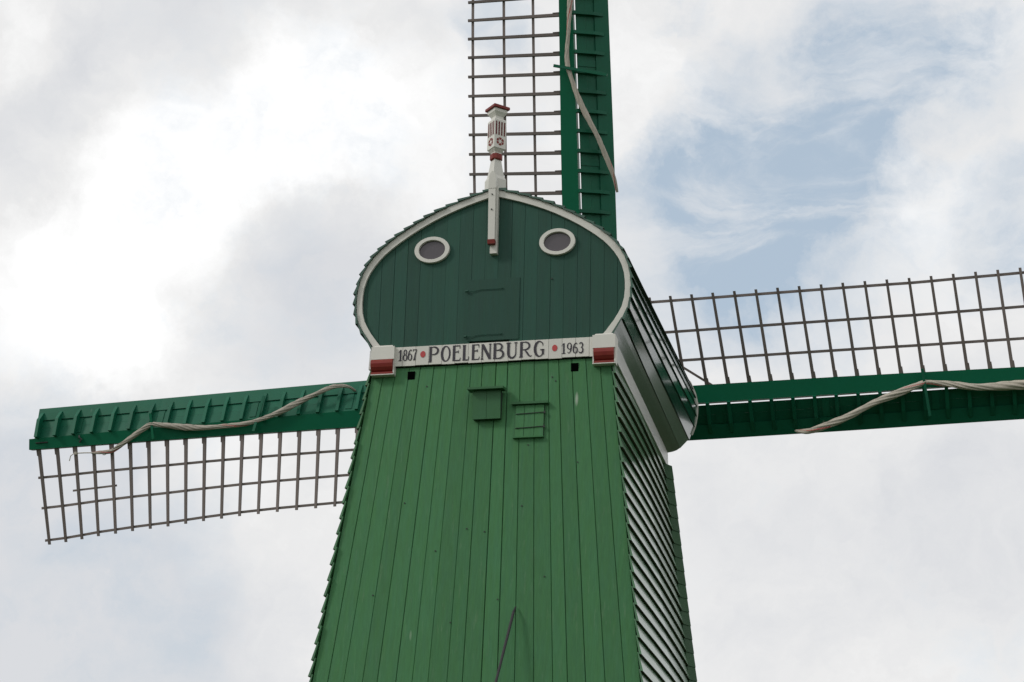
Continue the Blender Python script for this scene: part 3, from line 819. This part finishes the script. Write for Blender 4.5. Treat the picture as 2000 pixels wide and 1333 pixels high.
sagH = lambda r: (0, .067 * (r * 1.0 / 9.5) ** 2)
LL = lambda r: float(np.interp(r, [4.4, 5.5, 6.25, 7, 7.7, 8.44, 9.16, 9.9, 10.26], [1.54, 1.54, 1.56, 1.58, 1.61, 1.64, 1.68, 1.75, 1.78]))
LR = lambda r: float(np.interp(r, [2.2, 6, 7.34, 10.26], [1.61, 1.61, 1.65, 1.78]))
sagL = lambda r: (0, .0035 * r + .067 * (r / 9.5) ** 2 + .0)
sagR = lambda r: (0, -.012 + .03 * (r / 9.5) ** 2)
left, PL = sail(((-1, 0), (0, 1)), LL, 2.9, sagL, 0, .006)
right, PR = sail(((1, 0), (0, -1)), LR, 4.2, sagR, 0)
up, PU = sail(((0, -1), (-1, 0)), lambda r: 1.645, 1.0, lambda r: (.0150 * r, 0), -.365)
low, PD = sail(((0, 1), (1, 0)), lambda r: 1.64, 2, lambda r: (-.0150 * r, 0), -.365)

def slat(pts, wd, mat, parent, name, th=.02):
    (u0, v0, w0_), (u1, v1, w1_) = pts; d = np.array([u1 - u0, v1 - v0]); d = d / np.linalg.norm(d); n_ = np.array([-d[1], d[0]]) * wd / 2
    b = MB()
    b.quadbox([tuple(wh(u0 + n_[0], v0 + n_[1], w0_)), tuple(wh(u0 - n_[0], v0 - n_[1], w0_)), tuple(wh(u0 - n_[0], v0 - n_[1], w0_ + th)), tuple(wh(u0 + n_[0], v0 + n_[1], w0_ + th))],
              [tuple(wh(u1 + n_[0], v1 + n_[1], w1_)), tuple(wh(u1 - n_[0], v1 - n_[1], w1_)), tuple(wh(u1 - n_[0], v1 - n_[1], w1_ + th)), tuple(wh(u1 + n_[0], v1 + n_[1], w1_ + th))])
    return b.build(name, mat, parent)


slat(((-5.835, -.51, .06), (-5.97, .155, -.15)), .050, 'sailboard', left, 'clamp')
slat(((-7.985, -.30, -.10), (-7.905, .18, -.15)), .045, 'stock', left, 'clamp')
slat(((-.125, -5.982, -.53), (.810, -5.745, -.42)), .050, 'sailboard', up, 'clamp', .03)
slat(((5.877, -.175, -.13), (5.950, .62, -.08)), .045, 'sailboard', right, 'clamp', .03)
slat(((-9.62, 1.012, .14), (-8.72, .968, .08)), .035, 'bar', left, 'short_lath')
slat(((1.62, -.66, .06), (2.38, -.12, .06)), .040, 'bar', right, 'brace', .03)
b = MB(); b.tube([tuple(wh(-9.42, .02, -.03)), tuple(wh(-9.40, .06, -.06)), tuple(wh(-9.36, .09, -.05)), tuple(wh(-9.41, .14, -.03))], .018, 6); b.build('cleat', 'iron', left)
b = MB(); b.tube([tuple(wh(-10.30, .10, -.012)), tuple(wh(-10.06, .098, -.012))], .012, 6); b.build('iron_pin', 'iron', left)

# ------------------------------------------------------------------ rolled sailcloths
def catmull(P, n=8):
    P = [np.array(p, float) for p in P]; out = []
    for i in range(len(P) - 1):
        a, b, c, d = P[max(i - 1, 0)], P[i], P[i + 1], P[min(i + 2, len(P) - 1)]
        for k in range(n):
            t = k / n; out.append(.5 * ((2 * b) + (-a + c) * t + (2 * a - 5 * b + 4 * c - d) * t * t + (-a + 3 * b - 3 * c + d) * t ** 3))
    out.append(P[-1]); return out


def cloth(pts, radii, label, turns, name='rolled_sailcloth', tail=None, seed=0):
    """a long canvas twisted into a rope: deep spiral folds run round a tapering tube, one fold is red"""
    rnd = random.Random(seed)
    C_ = catmull(pts, 9); n = len(C_); rad = .84 * np.interp(np.linspace(0, len(radii) - 1, n), range(len(radii)), radii)
    K = 36; ln = [0]
    for a, b in zip(C_, C_[1:]): ln.append(ln[-1] + float(np.linalg.norm(b - a)))
    v = []; f = []; mi = []
    for i, p in enumerate(C_):
        d = Vector(C_[min(i + 1, n - 1)] - C_[max(i - 1, 0)]).normalized(); a = d.cross(Vector(NV)).normalized(); b = d.cross(a)
        tw = ln[i] * turns * 1.5
        for j in range(K):
            ph = 2 * math.pi * j / K
            fold = 1 + .30 * abs(math.sin(3 * (ph - tw))) + .08 * math.sin(7 * (ph - tw * 1.1) + 1) + .05 * math.sin(ln[i] * 9 + 3 * ph) - .28
            q = rad[i] * fold * (1 + .10 * math.sin(ln[i] * 3.1 + seed))
            v.append(tuple(Vector(p) + a * q * math.cos(ph) * (1.05 + .10 * math.sin(ln[i] * 6.3 + seed)) + b * q * math.sin(ph) * .80))
    for i in range(n - 1):
        for j in range(K):
            j2 = (j + 1) % K; f.append((i * K + j, i * K + j2, (i + 1) * K + j2, (i + 1) * K + j))
            phs = (2 * math.pi * j / K - ln[i] * turns * 1.5) % (2 * math.pi)
            on = math.sin(ln[i] * 2.3 + seed) > -.35
            mi.append(1 if (phs < .42 and on) else 0)
    f.append(tuple(range(K - 1, -1, -1))); mi.append(0); f.append(tuple((n - 1) * K + j for j in range(K))); mi.append(0)
    mb = MB(); mb.v = v; mb.f = f; mb.mi = mi
    o = mb.build(name, ['cloth', 'redcloth'], None, smooth=True)
    o['label'] = label; o['category'] = 'sailcloth'; o['group'] = 'rolled sailcloths on the sails'
    return o


def wp(pts, w_): return [wh(p[0], p[1], p[2] if len(p) > 2 else w_) for p in pts]
cl = cloth(wp([(-9.20, .345, .03), (-9.041, .350, .01), (-8.788, .345, -.02), (-8.616, .265, -.05), (-8.313, .094, -.08), (-8.031, -.069, -.09), (-7.931, -.095, -.10), (-7.73, -.069), (-7.33, -.007), (-6.933, .027),
             (-6.537, .023), (-6.143, .001), (-5.848, -.056), (-5.554, -.149), (-5.26, -.271, -.05), (-4.917, -.426, -.01), (-4.576, -.562, .04), (-4.383, -.595, .10), (-4.239, -.576, .16), (-4.15, -.50, .3)], -.075),
      [.012, .03, .045, .052, .055, .058, .050, .060, .058, .050, .050, .050, .050, .055, .055, .052, .048, .042, .032, .025],
      'twisted pale sailcloth wound along the left sail, ending in a frayed cord', 3.2, seed=1)
tb = MB()
tb.tube(wp([(-9.17, .345, .02), (-9.35, .335, .03), (-9.53, .333, .03)], 0), .010, 6); tb.tube(wp([(-9.53, .333, .01), (-9.60, .38, .0), (-9.635, .47, .02)], 0), .009, 6)
tb.tube(wp([(-9.50, .31, .01), (-9.50, .36, .01)], 0), .030, 8)
tb.tube(wp([(-8.85, .36, .0), (-8.92, .40, .0), (-8.97, .39, .02)], 0), .008, 5)
tb.build('loose_cord', 'cloth', cl)
cloth(wp([(3.68, .69, .26), (3.893, .735, .10), (4.111, .700, .03), (4.548, .559, -.03), (4.986, .369, -.05), (5.42, .214), (5.851, .069), (5.953, .055), (6.268, .105), (6.679, .175), (7.092, .200), (7.504, .198),
          (7.994, .19), (8.6, .17), (9.2, .15)], -.085),
      [.014, .055, .075, .068, .062, .062, .055, .050, .060, .070, .078, .075, .070, .06, .03],
      'twisted pale sailcloth with a red stripe wound along the right sail', 2.2, seed=2)
cloth(wp([(.26, -8.9), (.235, -8.2), (.223, -7.777), (.21, -7.201), (.163, -6.727), (.117, -6.255), (.115, -5.97), (.155, -5.795), (.285, -5.357, -.42), (.453, -4.946, -.39), (.62, -4.555, -.34), (.766, -4.123, -.27), (.835, -3.839, -.2), (.855, -3.671, -.13)], -.445),
      [.03, .05, .052, .050, .045, .045, .050, .045, .048, .052, .055, .050, .038, .024],
      'twisted pale sailcloth wound down the upright sail above the cap', 2.6, seed=3)
